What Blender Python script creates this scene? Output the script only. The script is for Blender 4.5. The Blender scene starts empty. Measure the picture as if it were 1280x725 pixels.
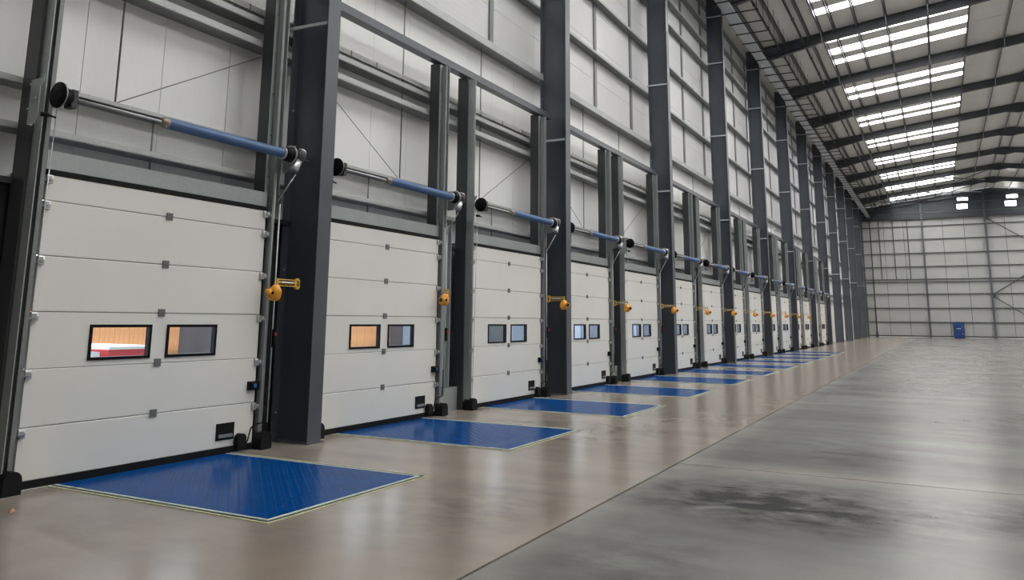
import bpy, bmesh, math, random
from mathutils import Matrix, Vector
random.seed(7)
sc = bpy.context.scene
COL = sc.collection

# ------------------------------------------------------------------ camera
F_PX, PCY = 989.30, 224.14
RIGHT = Vector((0.4701456900622717, -0.8825561675725945, 0.007592179887563398))
DOWN = Vector((0.15861565756147414, 0.07602763521827201, -0.9844088946466598))
FWD = Vector((0.8682189259007267, 0.46401983768228283, 0.17573129187795877))
cam = bpy.data.cameras.new('camera')
cam.sensor_width = 36.0
cam.lens = F_PX / 1280 * 36.0
cam.shift_y = -(362.5 - PCY) / 1280
cam.clip_end = 400
camo = bpy.data.objects.new('camera', cam)
COL.objects.link(camo)
mw = Matrix.Identity(4)
for r in range(3):
    mw[r][0] = RIGHT[r]; mw[r][1] = -DOWN[r]; mw[r][2] = -FWD[r]
mw[0][3], mw[1][3], mw[2][3] = 0.0, 0.0, 1.55
camo.matrix_world = mw
sc.camera = camo

# ------------------------------------------------------------------ world, exposure, daylight
SKY_L = 4.0          # overcast sky outside
ROOFLIGHT_L = 13.3    # translucent rooflights, lit by the same sky
sc.view_settings.view_transform = 'Standard'
sc.view_settings.look = 'None'
sc.view_settings.gamma = 1.0
sc.view_settings.exposure = 0.0
try: sc.view_settings.use_curve_mapping = False
except Exception: pass
W = bpy.data.worlds.new('sky'); sc.world = W
W.use_nodes = True
bgn = W.node_tree.nodes['Background']
bgn.inputs[0].default_value = (0.86, 0.93, 1.0, 1)
bgn.inputs[1].default_value = SKY_L
sun = bpy.data.lights.new('sun', 'SUN'); sun.energy = 6.0; sun.angle = math.radians(3); sun.color = (1.0, 0.96, 0.9)
suno = bpy.data.objects.new('sun', sun); COL.objects.link(suno)
suno.rotation_euler = Vector((0.15, 0.45, -0.88)).to_track_quat('-Z', 'Y').to_euler()
suno.location = (0, -30, 60)

# ------------------------------------------------------------------ layout (metres; x along the dock wall, y towards it, z up)
PITCH = 3.975
DOOR0 = 5.905
N_DOORS, N_PLATES, N_LAMPS = 15, 11, 12
BAY = 7.95
COL0 = 8.05
def colx(k): return COL0 + BAY * k
def doorx(i): return DOOR0 + PITCH * i
X_BACK, X_END = colx(-2), colx(12)
Y_DOOR, Y_CLAD, Y_APEX, Y_RIGHT = 7.45, 8.0, -6.0, -20.0
def zsheet(y): return 15.25 + 0.12 * (7 - (y if y > Y_APEX else 2 * Y_APEX - y))
ORD = ['first', 'second', 'third', 'fourth', 'fifth', 'sixth', 'seventh', 'eighth', 'ninth', 'tenth', 'eleventh', 'twelfth', 'thirteenth', 'fourteenth', 'fifteenth']

# ------------------------------------------------------------------ materials
MATS = {}
def newmat(name):
    m = bpy.data.materials.new(name); m.use_nodes = True
    nt = m.node_tree
    b = nt.nodes['Principled BSDF']
    MATS[name] = m
    return m, nt, b
def N(nt, t, **kw):
    n = nt.nodes.new(t)
    for k, v in kw.items(): setattr(n, k, v)
    return n
def coords(nt, scale=(1, 1, 1), out='Object'):
    tc = N(nt, 'ShaderNodeTexCoord'); mp = N(nt, 'ShaderNodeMapping')
    mp.inputs['Scale'].default_value = scale
    nt.links.new(tc.outputs[out], mp.inputs['Vector'])
    return mp.outputs['Vector']
def noise(nt, vec, scale, detail=4, rough=0.55, dist=0.0):
    n = N(nt, 'ShaderNodeTexNoise')
    n.inputs['Scale'].default_value = scale; n.inputs['Detail'].default_value = detail
    n.inputs['Roughness'].default_value = rough; n.inputs['Distortion'].default_value = dist
    nt.links.new(vec, n.inputs['Vector'])
    return n.outputs['Fac']
def ramp(nt, fac, stops):
    r = N(nt, 'ShaderNodeValToRGB')
    el = r.color_ramp.elements
    while len(el) < len(stops): el.new(0.5)
    for e, (p, c) in zip(el, stops):
        e.position = p; e.color = (c[0], c[1], c[2], 1) if isinstance(c, (tuple, list)) else (c, c, c, 1)
    nt.links.new(fac, r.inputs['Fac'])
    return r.outputs['Color']
def mix(nt, fac, a, b, mode='MIX'):
    n = N(nt, 'ShaderNodeMix', data_type='RGBA', blend_type=mode)
    for s, v in ((0, fac), (6, a), (7, b)):
        if hasattr(v, 'node'): nt.links.new(v, n.inputs[s])
        elif isinstance(v, (int, float)): n.inputs[s].default_value = v
        else: n.inputs[s].default_value = (v[0], v[1], v[2], 1)
    return n.outputs[2]
def bump(nt, b, h, strength=0.2, dist=0.01):
    n = N(nt, 'ShaderNodeBump')
    n.inputs['Strength'].default_value = strength; n.inputs['Distance'].default_value = dist
    nt.links.new(h, n.inputs['Height']); nt.links.new(n.outputs['Normal'], b.inputs['Normal'])
def simple(name, col, rough=0.5, metal=0.0, var=0.0, vscale=3.0, spec=0.5):
    m, nt, b = newmat(name)
    b.inputs['Roughness'].default_value = rough; b.inputs['Metallic'].default_value = metal
    b.inputs['Specular IOR Level'].default_value = spec
    if var:
        v = coords(nt)
        f = noise(nt, v, vscale, 5)
        lo = [c * (1 - var) for c in col]; hi = [min(1, c * (1 + var)) for c in col]
        nt.links.new(ramp(nt, f, [(0.3, lo), (0.7, hi)]), b.inputs['Base Color'])
    else:
        b.inputs['Base Color'].default_value = (*col, 1)
    return m

simple('paint_dark', (0.074, 0.081, 0.097), 0.34, 0.0, 0.10, 1.3, 0.7)
simple('post_dark', (0.046, 0.049, 0.053), 0.45, 0.0, 0.12, 2.0)
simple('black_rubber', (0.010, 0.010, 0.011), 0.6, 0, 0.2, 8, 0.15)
simple('black_plastic', (0.008, 0.008, 0.009), 0.4, 0, 0, 1, 0.12)
simple('grey_plastic', (0.15, 0.155, 0.16), 0.45)
simple('handle_bar', (0.17, 0.18, 0.19), 0.4)
simple('chrome', (0.50, 0.51, 0.52), 0.32, 0.8)
simple('spring_blue', (0.075, 0.15, 0.31), 0.42, 0, 0.1, 6)
simple('bronze', (0.33, 0.30, 0.24), 0.45, 0.7)
simple('lamp_orange', (0.85, 0.36, 0.02), 0.4, 0, 0.1, 10)
simple('arm_yellow', (0.62, 0.40, 0.06), 0.45, 0, 0.15, 10)
simple('lens_glass', (0.05, 0.04, 0.03), 0.15)
simple('edge_yellow', (0.64, 0.63, 0.40), 0.6, 0, 0.2, 12)
simple('edge_pale', (0.55, 0.63, 0.54), 0.5, 0, 0.2, 12)
simple('gap_dark', (0.010, 0.018, 0.03), 0.7)
simple('infill_dark', (0.035, 0.036, 0.040), 0.5, 0, 0.1, 2)
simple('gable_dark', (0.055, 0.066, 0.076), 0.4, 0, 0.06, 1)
simple('cabinet_blue', (0.010, 0.045, 0.19), 0.4, 0, 0.1, 2)
simple('button_red', (0.45, 0.02, 0.03), 0.4)
simple('lock_blue', (0.03, 0.12, 0.45), 0.35)
simple('white_plain', (0.74, 0.74, 0.73), 0.5)
simple('timber_joint', (0.35, 0.23, 0.14), 0.7)
simple('trailer_grey', (0.055, 0.062, 0.078), 0.5, 0, 0.2, 1.5)
simple('trailer_blue', (0.42, 0.50, 0.70), 0.5, 0, 0.12, 1.5)
simple('reveal_pale', (0.20, 0.23, 0.31), 0.6)
simple('rail_dark', (0.09, 0.092, 0.095), 0.5)
simple('tread_blue', (0.002, 0.055, 0.22), 0.2, 0, 0, 1, 0.35)
simple('lorry_red', (0.55, 0.03, 0.035), 0.4)
simple('tyre', (0.02, 0.02, 0.02), 0.8)
simple('yard', (0.28, 0.27, 0.26), 0.9, 0, 0.15, 0.5)
simple('fence_wood', (0.60, 0.30, 0.14), 0.75, 0, 0.3, 1.7)
simple('slab_edge', (0.05, 0.045, 0.04), 0.9)
simple('pipe_dark', (0.035, 0.036, 0.04), 0.5)
simple('wrapper', (0.45, 0.22, 0.14), 0.6)

def galv(name, base, rough=0.42, metal=0.55):
    m, nt, b = newmat(name)
    v = coords(nt)
    vo = N(nt, 'ShaderNodeTexVoronoi'); vo.inputs['Scale'].default_value = 60
    nt.links.new(v, vo.inputs['Vector'])
    sx = N(nt, 'ShaderNodeSeparateColor'); nt.links.new(vo.outputs['Color'], sx.inputs[0])
    big = noise(nt, v, 1.7, 4)
    c1 = ramp(nt, sx.outputs[0], [(0, [c * 0.94 for c in base]), (1, [min(1, c * 1.05) for c in base])])
    c2 = ramp(nt, big, [(0.3, 0.88), (0.7, 1.0)])
    nt.links.new(mix(nt, 1.0, c1, c2, 'MULTIPLY'), b.inputs['Base Color'])
    b.inputs['Metallic'].default_value = metal; b.inputs['Roughness'].default_value = rough
galv('galv', (0.42, 0.45, 0.45), 0.45, 0.45)
galv('galv_rail', (0.25, 0.26, 0.262), 0.5, 0.3)  # dark tone; on the wall rails it carries the shade of their undersides
galv('galv_lip_lit', (0.52, 0.53, 0.53), 0.5, 0.2)  # paler copy for rail fronts, the light on them put into the colour
galv('purlin_steel', (0.17, 0.175, 0.18), 0.5, 0.4)
galv('tray_steel', (0.66, 0.68, 0.70), 0.45, 0.25)

def cladding(name, col, axis, period, ribs=0.10):
    m, nt, b = newmat(name)
    b.inputs['Roughness'].default_value = 0.42
    v = coords(nt)
    f = noise(nt, v, 0.6, 4)
    nt.links.new(ramp(nt, f, [(0.3, [c * 0.95 for c in col]), (0.7, [min(1, c * 1.03) for c in col])]), b.inputs['Base Color'])
    w = N(nt, 'ShaderNodeTexWave', wave_type='BANDS', bands_direction=axis, wave_profile='SIN')
    w.inputs['Scale'].default_value = 0.314 / period
    nt.links.new(v, w.inputs['Vector'])
    if ribs: bump(nt, b, w.outputs['Fac'], ribs, 0.01)
cladding('clad_v', (0.86, 0.86, 0.86), 'X', 0.10, 0.03)  # lower cladding lightened, bounce light put into its colour
cladding('clad_h', (0.65, 0.65, 0.665), 'Z', 0.12)  # upper cladding darkened, weaker light up the wall put into its colour
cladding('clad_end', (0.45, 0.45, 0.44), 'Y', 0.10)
cladding('door_white', (0.77, 0.765, 0.725), 'Z', 0.03, 0)
cladding('roof_sheet', (0.84, 0.825, 0.785), 'X', 0.25, 0.05)

# blue tread plate
m, nt, b = newmat('deck_blue')
v = coords(nt)
f = noise(nt, v, 2.0, 5)
nt.links.new(ramp(nt, f, [(0.3, (0.001, 0.047, 0.19)), (0.7, (0.002, 0.060, 0.24))]), b.inputs['Base Color'])
b.inputs['Roughness'].default_value = 0.16
b.inputs['Specular IOR Level'].default_value = 0.02
ck = N(nt, 'ShaderNodeTexWave', wave_type='BANDS', bands_direction='DIAGONAL'); ck.inputs['Scale'].default_value = 5.2
v2 = coords(nt, (1, -1, 0)); nt.links.new(coords(nt, (1, 1, 0)), ck.inputs['Vector'])
ck2 = N(nt, 'ShaderNodeTexWave', wave_type='BANDS', bands_direction='DIAGONAL'); ck2.inputs['Scale'].default_value = 5.2
nt.links.new(v2, ck2.inputs['Vector'])
mm = N(nt, 'ShaderNodeMath', operation='MULTIPLY'); nt.links.new(ck.outputs['Fac'], mm.inputs[0]); nt.links.new(ck2.outputs['Fac'], mm.inputs[1])
bump(nt, b, mm.outputs[0], 0.02, 0.004)

# polished concrete
def concrete(name, lo, hi, tint, warm, edges, stains, spec, rough):
    m, nt, b = newmat(name)
    v = coords(nt)
    big = noise(nt, v, 0.30, 4, 0.55)
    mid = noise(nt, v, 1.1, 6, 0.6, 0.2)
    streak = noise(nt, coords(nt, (1.0, 0.22, 1)), 1.0, 5, 0.6, 0.6)
    blot = noise(nt, coords(nt, (1.0, 0.7, 1)), 0.55, 5, 0.6)
    c = ramp(nt, big, [(0.33, lo), (0.66, hi)])
    c = mix(nt, 0.45, c, ramp(nt, mid, [(0.30, [x * 0.75 for x in lo]), (0.70, hi)]))
    c = mix(nt, 0.38, c, ramp(nt, streak, [(0.34, lo), (0.66, tint)]))
    c = mix(nt, ramp(nt, blot, [(0.48, 0.0), (0.68, 0.45)]), c, warm)
    for (ax, pos, wd, amt) in edges:
        sp = N(nt, 'ShaderNodeSeparateXYZ'); nt.links.new(v, sp.inputs[0])
        d1 = N(nt, 'ShaderNodeMath', operation='SUBTRACT'); nt.links.new(sp.outputs[ax], d1.inputs[0]); d1.inputs[1].default_value = pos
        d2 = N(nt, 'ShaderNodeMath', operation='ABSOLUTE'); nt.links.new(d1.outputs[0], d2.inputs[0])
        d3 = N(nt, 'ShaderNodeMapRange'); nt.links.new(d2.outputs[0], d3.inputs['Value'])
        d3.inputs['From Min'].default_value = 0.0; d3.inputs['From Max'].default_value = wd
        d3.inputs['To Min'].default_value = amt; d3.inputs['To Max'].default_value = 0.0
        d4 = N(nt, 'ShaderNodeMath', operation='MULTIPLY'); nt.links.new(d3.outputs[0], d4.inputs[0]); nt.links.new(ramp(nt, mid, [(0.3, 0.35), (0.7, 1.0)]), d4.inputs[1])
        c = mix(nt, d4.outputs[0], c, (0.40, 0.375, 0.34))
    for (sx, sy, rx, ry, amt) in stains:
        tc = N(nt, 'ShaderNodeTexCoord'); mp = N(nt, 'ShaderNodeMapping')
        mp.inputs['Location'].default_value = (-sx / rx, -sy / ry, 0); mp.inputs['Scale'].default_value = (1 / rx, 1 / ry, 1)
        nt.links.new(tc.outputs['Object'], mp.inputs['Vector'])
        g = N(nt, 'ShaderNodeTexGradient', gradient_type='SPHERICAL'); nt.links.new(mp.outputs['Vector'], g.inputs['Vector'])
        br = noise(nt, coords(nt, (1.6, 0.9, 1)), 2.6, 6, 0.6, 0.2)
        k = N(nt, 'ShaderNodeMath', operation='MULTIPLY')
        nt.links.new(g.outputs['Fac'], k.inputs[0])
        nt.links.new(ramp(nt, br, [(0.34, 0), (0.74, 1)]), k.inputs[1])
        k2 = N(nt, 'ShaderNodeMath', operation='MULTIPLY', use_clamp=True); nt.links.new(k.outputs[0], k2.inputs[0]); k2.inputs[1].default_value = amt
        c = mix(nt, k2.outputs[0], c, (0.035, 0.035, 0.035))
    nt.links.new(c, b.inputs['Base Color'])
    b.inputs['Roughness'].default_value = rough
    b.inputs['Specular IOR Level'].default_value = spec
concrete('concrete_dock', (0.20, 0.168, 0.14), (0.38, 0.335, 0.285), (0.40, 0.36, 0.31), (0.30, 0.225, 0.18), [(1, 2.70, 0.25, 0.35)], [(6.2, 3.6, 1.6, 0.9, 0.7), (10.5, 4.2, 2.0, 0.9, 0.6), (14.5, 4.0, 2.2, 0.8, 0.6)], 0.42, 0.21)
concrete('concrete_main', (0.115, 0.113, 0.107), (0.26, 0.257, 0.247), (0.31, 0.305, 0.29), (0.15, 0.147, 0.14), [(0, 9.02, 0.55, 0.75), (1, 2.70, 0.35, 0.45), (0, 48.4, 1.2, 0.6)], [(7.5, 1.3, 1.2, 1.8, 2.3), (7.9, -0.6, 0.9, 1.2, 1.4), (5.2, 1.9, 1.2, 0.8, 0.8), (10.8, 1.0, 1.8, 1.8, 0.7), (15, -1.0, 4, 2.5, 0.7), (24, 0.5, 7, 1.6, 0.6)], 0.08, 0.26)

# translucent rooflight and gable glazing
m, nt, b = newmat('rooflight')
b.inputs['Base Color'].default_value = (0.8, 0.82, 0.84, 1)
b.inputs['Emission Color'].default_value = (1.0, 0.99, 0.965, 1)
b.inputs['Emission Strength'].default_value = ROOFLIGHT_L
# window glass
m, nt, b = newmat('pane_glass')
for n in list(nt.nodes):
    if n.type != 'OUTPUT_MATERIAL': nt.nodes.remove(n)
out = nt.nodes['Material Output']
tr = N(nt, 'ShaderNodeBsdfTransparent'); tr.inputs[0].default_value = (0.86, 0.89, 0.90, 1)
gl = N(nt, 'ShaderNodeBsdfGlossy'); gl.inputs['Roughness'].default_value = 0.06
lw = N(nt, 'ShaderNodeLayerWeight'); lw.inputs[0].default_value = 0.5
pw = N(nt, 'ShaderNodeMath', operation='POWER'); nt.links.new(lw.outputs['Facing'], pw.inputs[0]); pw.inputs[1].default_value = 4.0
fr = N(nt, 'ShaderNodeMath', operation='MULTIPLY_ADD'); nt.links.new(pw.outputs[0], fr.inputs[0]); fr.inputs[1].default_value = 0.5; fr.inputs[2].default_value = 0.04
ms = N(nt, 'ShaderNodeMixShader')
nt.links.new(fr.outputs[0], ms.inputs[0]); nt.links.new(tr.outputs[0], ms.inputs[1]); nt.links.new(gl.outputs[0], ms.inputs[2])
nt.links.new(ms.outputs[0], out.inputs['Surface'])

# ------------------------------------------------------------------ mesh helpers
class MB:
    def __init__(s): s.v, s.f, s.smooth = [], [], []
    def add(s, vs, fs, smooth=False):
        o = len(s.v); s.v += [tuple(p) for p in vs]
        s.f += [tuple(i + o for i in f) for f in fs]; s.smooth += [smooth] * len(fs)
        return s
    def box(s, x0, x1, y0, y1, z0, z1):
        return s.add([(x0, y0, z0), (x1, y0, z0), (x1, y1, z0), (x0, y1, z0), (x0, y0, z1), (x1, y0, z1), (x1, y1, z1), (x0, y1, z1)],
                     [(3, 2, 1, 0), (4, 5, 6, 7), (0, 1, 5, 4), (1, 2, 6, 5), (2, 3, 7, 6), (3, 0, 4, 7)])
    def hexa(s, pts):
        return s.add(pts, [(3, 2, 1, 0), (4, 5, 6, 7), (0, 1, 5, 4), (1, 2, 6, 5), (2, 3, 7, 6), (3, 0, 4, 7)])
    def prism(s, prof, axis, a0, a1):
        # prof: 2D loop in the two remaining axes (in order x,y,z)
        def P(p, a):
            return {'x': (a, p[0], p[1]), 'y': (p[0], a, p[1]), 'z': (p[0], p[1], a)}[axis]
        n = len(prof)
        vs = [P(p, a0) for p in prof] + [P(p, a1) for p in prof]
        fs = [tuple(range(n))[::-1], tuple(range(n, 2 * n))] + [(i, (i + 1) % n, n + (i + 1) % n, n + i) for i in range(n)]
        return s.add(vs, fs)
    def tube(s, p0, p1, r0, r1=None, n=12, caps=True):
        r1 = r0 if r1 is None else r1
        p0, p1 = Vector(p0), Vector(p1)
        d = (p1 - p0).normalized()
        u = d.orthogonal().normalized(); w = d.cross(u)
        vs = []
        for p, r in ((p0, r0), (p1, r1)):
            vs += [p + (u * math.cos(2 * math.pi * i / n) + w * math.sin(2 * math.pi * i / n)) * r for i in range(n)]
        s.add(vs, [(i, (i + 1) % n, n + (i + 1) % n, n + i) for i in range(n)], True)
        o = len(s.v) - 2 * n
        if caps:
            s.f += [tuple(range(o, o + n))[::-1], tuple(range(o + n, o + 2 * n))]; s.smooth += [False, False]
        return s
    def lathe(s, p0, axis, prof, n=16):
        # prof: (distance along the axis, radius)
        p0 = Vector(p0); d = Vector(axis).normalized(); u = d.orthogonal().normalized(); w = d.cross(u)
        vs = []
        for a, r in prof:
            vs += [p0 + d * a + (u * math.cos(2 * math.pi * i / n) + w * math.sin(2 * math.pi * i / n)) * r for i in range(n)]
        fs = []
        for k in range(len(prof) - 1):
            fs += [(k * n + i, k * n + (i + 1) % n, (k + 1) * n + (i + 1) % n, (k + 1) * n + i) for i in range(n)]
        s.add(vs, fs, True)
        o = len(s.v) - len(vs)
        s.f += [tuple(range(o, o + n))[::-1], tuple(range(o + len(vs) - n, o + len(vs)))]; s.smooth += [False, False]
        return s
    def mesh(s, name, mat):
        me = bpy.data.meshes.new(name)
        me.from_pydata(s.v, [], s.f)
        bm = bmesh.new(); bm.from_mesh(me)
        bmesh.ops.recalc_face_normals(bm, faces=bm.faces)
        bm.to_mesh(me); bm.free()
        for p, sm in zip(me.polygons, s.smooth): p.use_smooth = sm
        me.materials.append(MATS[mat])
        return me
    def build(s, name, mat, parent=None):
        return link(name, s.mesh(name, mat), parent)
def link(name, data, parent=None, loc=None):
    o = bpy.data.objects.new(name, data); COL.objects.link(o)
    if parent is not None: o.parent = parent
    if loc is not None: o.location = loc
    return o
def empty(name, loc=(0, 0, 0)):
    o = bpy.data.objects.new(name, None); COL.objects.link(o); o.location = loc
    o.empty_display_size = 0.1
    return o
def tag(o, label=None, cat=None, group=None, kind=None):
    for k, v in (('label', label), ('category', cat), ('group', group), ('kind', kind)):
        if v: o[k] = v
    return o
def copy_tree(o, parent=None):
    c = o.copy(); COL.objects.link(c); c.parent = parent
    for ch in list(o.children): copy_tree(ch, c)
    return c
def crail(y0, y1, z, t=0.006, fl=0.065):
    # lying C section: horizontal web, upstanding inner and outer flange with lips; profile in (y, z)
    return [(y0, z), (y1, z), (y1, z + fl), (y1 - t, z + fl), (y1 - t, z + t), (y0 + t, z + t), (y0 + t, z + fl - t), (y0 + 0.02, z + fl - t), (y0 + 0.02, z + fl), (y0, z + fl)]

# ------------------------------------------------------------------ floor
floor = tag(empty('floor'), 'polished grey concrete warehouse floor with sawn joints', 'floor', kind='structure')
MB().box(X_BACK, X_END + 0.5, Y_RIGHT, Y_CLAD + 0.1, -0.30, -0.07).build('sub_base', 'slab_edge', floor)
J = 0.012
def slab(x0, x1, y0, y1, mat):
    MB().box(x0 + J, x1 - J, y0 + J, y1 - J, -0.07, 0.0).build('slab', mat, floor)
slab(X_BACK, 48.4, 2.70, Y_CLAD + 0.1, 'concrete_dock')
slab(48.4, X_END + 0.5, 2.70, Y_CLAD + 0.1, 'concrete_dock')
xs = [X_BACK, 9.02, 48.4, 80.0, X_END + 0.5]
for a, c in zip(xs, xs[1:]):
    slab(a, c, Y_APEX - 2.0, 2.70, 'concrete_main')
    slab(a, c, Y_RIGHT, Y_APEX - 2.0, 'concrete_main')

# ------------------------------------------------------------------ dock wall (cladding, rails, ties)
wall = tag(empty('wall_dock'), 'tall white clad dock wall with galvanised rails', 'wall', kind='structure')
SPANS = [(doorx(i) - 1.45, doorx(i) + 1.45) for i in range(N_DOORS)]
Z_GIRT = 7.05
nb0, nb1 = -2, 12
for k in range(nb0, nb1):
    w = BAY / 8
    for j in range(8):
        x0 = colx(k) + w * j + 0.004; x1 = colx(k) + w * (j + 1) - 0.004
        MB().box(x0, x1, Y_CLAD, Y_CLAD + 0.1, 2.95, Z_GIRT + 0.1).build('cladding_panel', 'clad_v', wall)
    rows = [Z_GIRT + 0.1 + 1.02 * r for r in range(9)]
    for a, c in zip(rows, rows[1:]):
        MB().box(colx(k) + 0.003, colx(k + 1) - 0.003, Y_CLAD, Y_CLAD + 0.1, a + 0.004, c - 0.004).build('cladding_panel', 'clad_h', wall)
# joint backing so that joints read dark and no daylight leaks
MB().box(X_BACK, X_END + 0.5, Y_CLAD + 0.1, Y_CLAD + 0.13, 2.95, 15.6).build('sheathing', 'infill_dark', wall)
gaps = [(X_BACK, SPANS[0][0])] + [(SPANS[i][1], SPANS[i + 1][0]) for i in range(N_DOORS - 1)] + [(SPANS[-1][1], X_END + 0.5)]
for a, c in gaps:
    MB().box(a, c, Y_CLAD, Y_CLAD + 0.13, 0, 2.95).build('cladding_panel', 'clad_v', wall)
# door surrounds: soffit and returns
for (a, c) in SPANS:
    s = MB().box(a, c, Y_DOOR + 0.06, Y_CLAD + 0.13, 2.905, 2.95)
    s.box(a, a + 0.03, Y_DOOR + 0.06, Y_CLAD + 0.13, 0, 2.905).box(c - 0.03, c, Y_DOOR + 0.06, Y_CLAD + 0.13, 0, 2.905)
    s.build('door_reveal', 'reveal_pale', wall)
# dark infill between doors
for i in range(-1, N_DOORS - 1):
    a, c = doorx(i) + 1.60, doorx(i + 1) - 1.55
    MB().box(a, c, 7.80, 7.84, 0, 2.84).box(a, c, 7.70, 7.84, 2.80, 2.86).build('infill_panel', 'infill_dark', wall)
# galvanised jamb plates in the gap at mid bay
for i in range(1, N_DOORS, 2):
    x = doorx(i)
    MB().box(x + 1.605, x + 1.98, 7.60, 7.64, 0.42, 3.20).box(x + 1.96, x + 1.98, 7.54, 7.60, 0.42, 3.20).box(x + 1.605, x + 2.35, 7.60, 7.66, 0.0, 0.40).build('jamb_plate', 'galv', wall)
# rails between the columns
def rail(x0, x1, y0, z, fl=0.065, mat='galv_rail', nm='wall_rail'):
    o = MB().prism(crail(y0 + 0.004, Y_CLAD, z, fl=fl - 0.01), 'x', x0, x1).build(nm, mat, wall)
    MB().box(x0, x1, y0 - 0.004, y0 + 0.004, z + 0.012, z + fl).box(x0, x1, y0 + 0.004, y0 + 0.03, z + fl - 0.008, z + fl).build('rail_lip', 'galv_lip_lit', o)
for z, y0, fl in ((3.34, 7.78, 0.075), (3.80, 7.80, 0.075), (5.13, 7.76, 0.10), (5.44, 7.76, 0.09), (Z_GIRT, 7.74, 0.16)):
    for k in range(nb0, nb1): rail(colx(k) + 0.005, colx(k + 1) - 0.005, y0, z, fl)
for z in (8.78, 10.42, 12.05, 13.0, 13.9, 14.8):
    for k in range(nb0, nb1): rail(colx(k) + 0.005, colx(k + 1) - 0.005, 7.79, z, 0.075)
# pale ledge flashing with brown joints
for k in range(-1, 9):
    g = MB().box(colx(k), colx(k + 1) - 0.01, 7.86, Y_CLAD, 5.70, 5.715)
    g.box(colx(k), colx(k + 1) - 0.01, 7.86, 7.868, 5.63, 5.70)
    lg = g.build('ledge_flashing', 'white_plain', wall)
    for x in (1.25, 1.9, 3.6, 5.3, 6.2, 7.1):
        MB().box(colx(k) + x, colx(k) + x + 0.02, 7.855, 7.86, 5.62, 5.715).build('joint_strip', 'timber_joint', lg)
# uprights over the joints of the upper cladding
x = 13.92 - 2.94 * 3
while x < X_END - 1:
    MB().box(x - 0.075, x + 0.075, 7.955, 8.0, Z_GIRT + 0.17, 15.5).build('upright_cover', 'galv_rail', wall)
    x += 2.94
# sag rods and diagonal ties
for k in range(-1, 9):
    for t in (1 / 3, 2 / 3):
        x = colx(k) + BAY * t
        MB().tube((x, 7.87, 3.82), (x, 7.87, Z_GIRT), 0.011, n=6).build('sag_rod', 'purlin_steel', wall)
    for a, c in ((0.45, BAY / 3), (BAY - 0.45, BAY * 2 / 3)):
        MB().tube((colx(k) + a, 7.88, 5.12), (colx(k) + c, 7.88, 3.88), 0.006, n=6).build('diagonal_tie', 'purlin_steel', wall)
for i in range(N_DOORS):
    MB().tube((doorx(i), 7.87, 2.96), (doorx(i), 7.87, 3.80), 0.011, n=6).build('sag_rod', 'purlin_steel', wall)
# galvanised header over each door
for i in range(N_DOORS):
    x = doorx(i)
    MB().prism([(7.46, 2.955), (7.50, 2.955), (7.50, 3.12), (7.62, 3.12), (7.62, 3.135), (7.46, 3.135)], 'x', x - 1.43, x + 1.43).build('door_header', 'galv', wall)

# ------------------------------------------------------------------ end wall
ew = tag(empty('wall_end'), 'pale grey clad gable wall closing the far end', 'wall', kind='structure')
XE = X_END + 0.30
js = [8.0, 5.18, 3.06, 1.07, -1.02, -3.2, -5.3, -7.2, -9.3, -11.7, -13.8, -15.9, -18.0, -20.1]
for a, c in zip(js, js[1:]):
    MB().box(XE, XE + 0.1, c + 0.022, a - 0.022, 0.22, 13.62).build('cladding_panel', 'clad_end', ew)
MB().box(XE + 0.08, XE + 0.16, Y_RIGHT - 0.1, Y_CLAD, 0.0, 13.7).build('sheathing', 'infill_dark', ew)
MB().box(XE - 0.06, XE + 0.08, Y_RIGHT - 0.1, Y_CLAD, 0.0, 0.10).build('kerb', 'white_plain', ew)
MB().box(XE - 0.08, XE + 0.08, Y_RIGHT - 0.1, Y_CLAD, 0.10, 0.22).build('base_rail', 'pipe_dark', ew)
for z in (1.71, 3.3, 4.9, 6.28, 6.6, 8.06, 9.62, 11.22, 12.77):
    MB().box(XE - 0.16, XE, Y_RIGHT, Y_CLAD, z - 0.03, z + 0.07).build('wall_rail', 'rail_dark', ew)
for y in (5.68, 4.17, 2.63):
    MB().box(XE - 0.19, XE - 0.16, y - 0.06, y + 0.06, 6.6, 13.6).build('upright_cover', 'rail_dark', ew)
# dark gable above the tie beam
gz = lambda y: zsheet(y)
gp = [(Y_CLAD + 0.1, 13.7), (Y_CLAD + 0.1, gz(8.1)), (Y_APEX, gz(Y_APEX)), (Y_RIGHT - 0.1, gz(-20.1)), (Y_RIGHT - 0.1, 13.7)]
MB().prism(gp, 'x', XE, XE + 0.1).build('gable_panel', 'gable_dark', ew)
for z in (14.3, 15.35):
    MB().box(XE - 0.08, XE, Y_RIGHT, 7.6 if z < 15 else 4.6, z, z + 0.07).build('gable_rail', 'purlin_steel', ew)
for n, (y, z0, z1) in enumerate(((-3.3, 15.55, 15.85), (-3.2, 14.6, 15.12), (-8.15, 15.55, 15.9), (-7.95, 14.65, 15.2))):
    wn = tag(empty('window_%d' % (n + 1), (XE, y, (z0 + z1) / 2)), 'bright %s glazed panel high in the far gable, %s the blue cabinet' % (('upper', 'lower')[n % 2], ('above', 'further from the docks than')[n // 2]), 'window', kind='structure')
    h = (z1 - z0) / 2
    MB().box(-0.03, 0.0, -0.53, 0.53, -h, h).build('pane', 'rooflight', wn)
    MB().box(-0.05, 0.0, -0.58, -0.53, -h - 0.05, h + 0.05).box(-0.05, 0.0, 0.53, 0.58, -h - 0.05, h + 0.05).box(-0.05, 0.0, -0.53, 0.53, h, h + 0.05).box(-0.05, 0.0, -0.53, 0.53, -h - 0.05, -h).build('window_frame', 'purlin_steel', wn)
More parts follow.
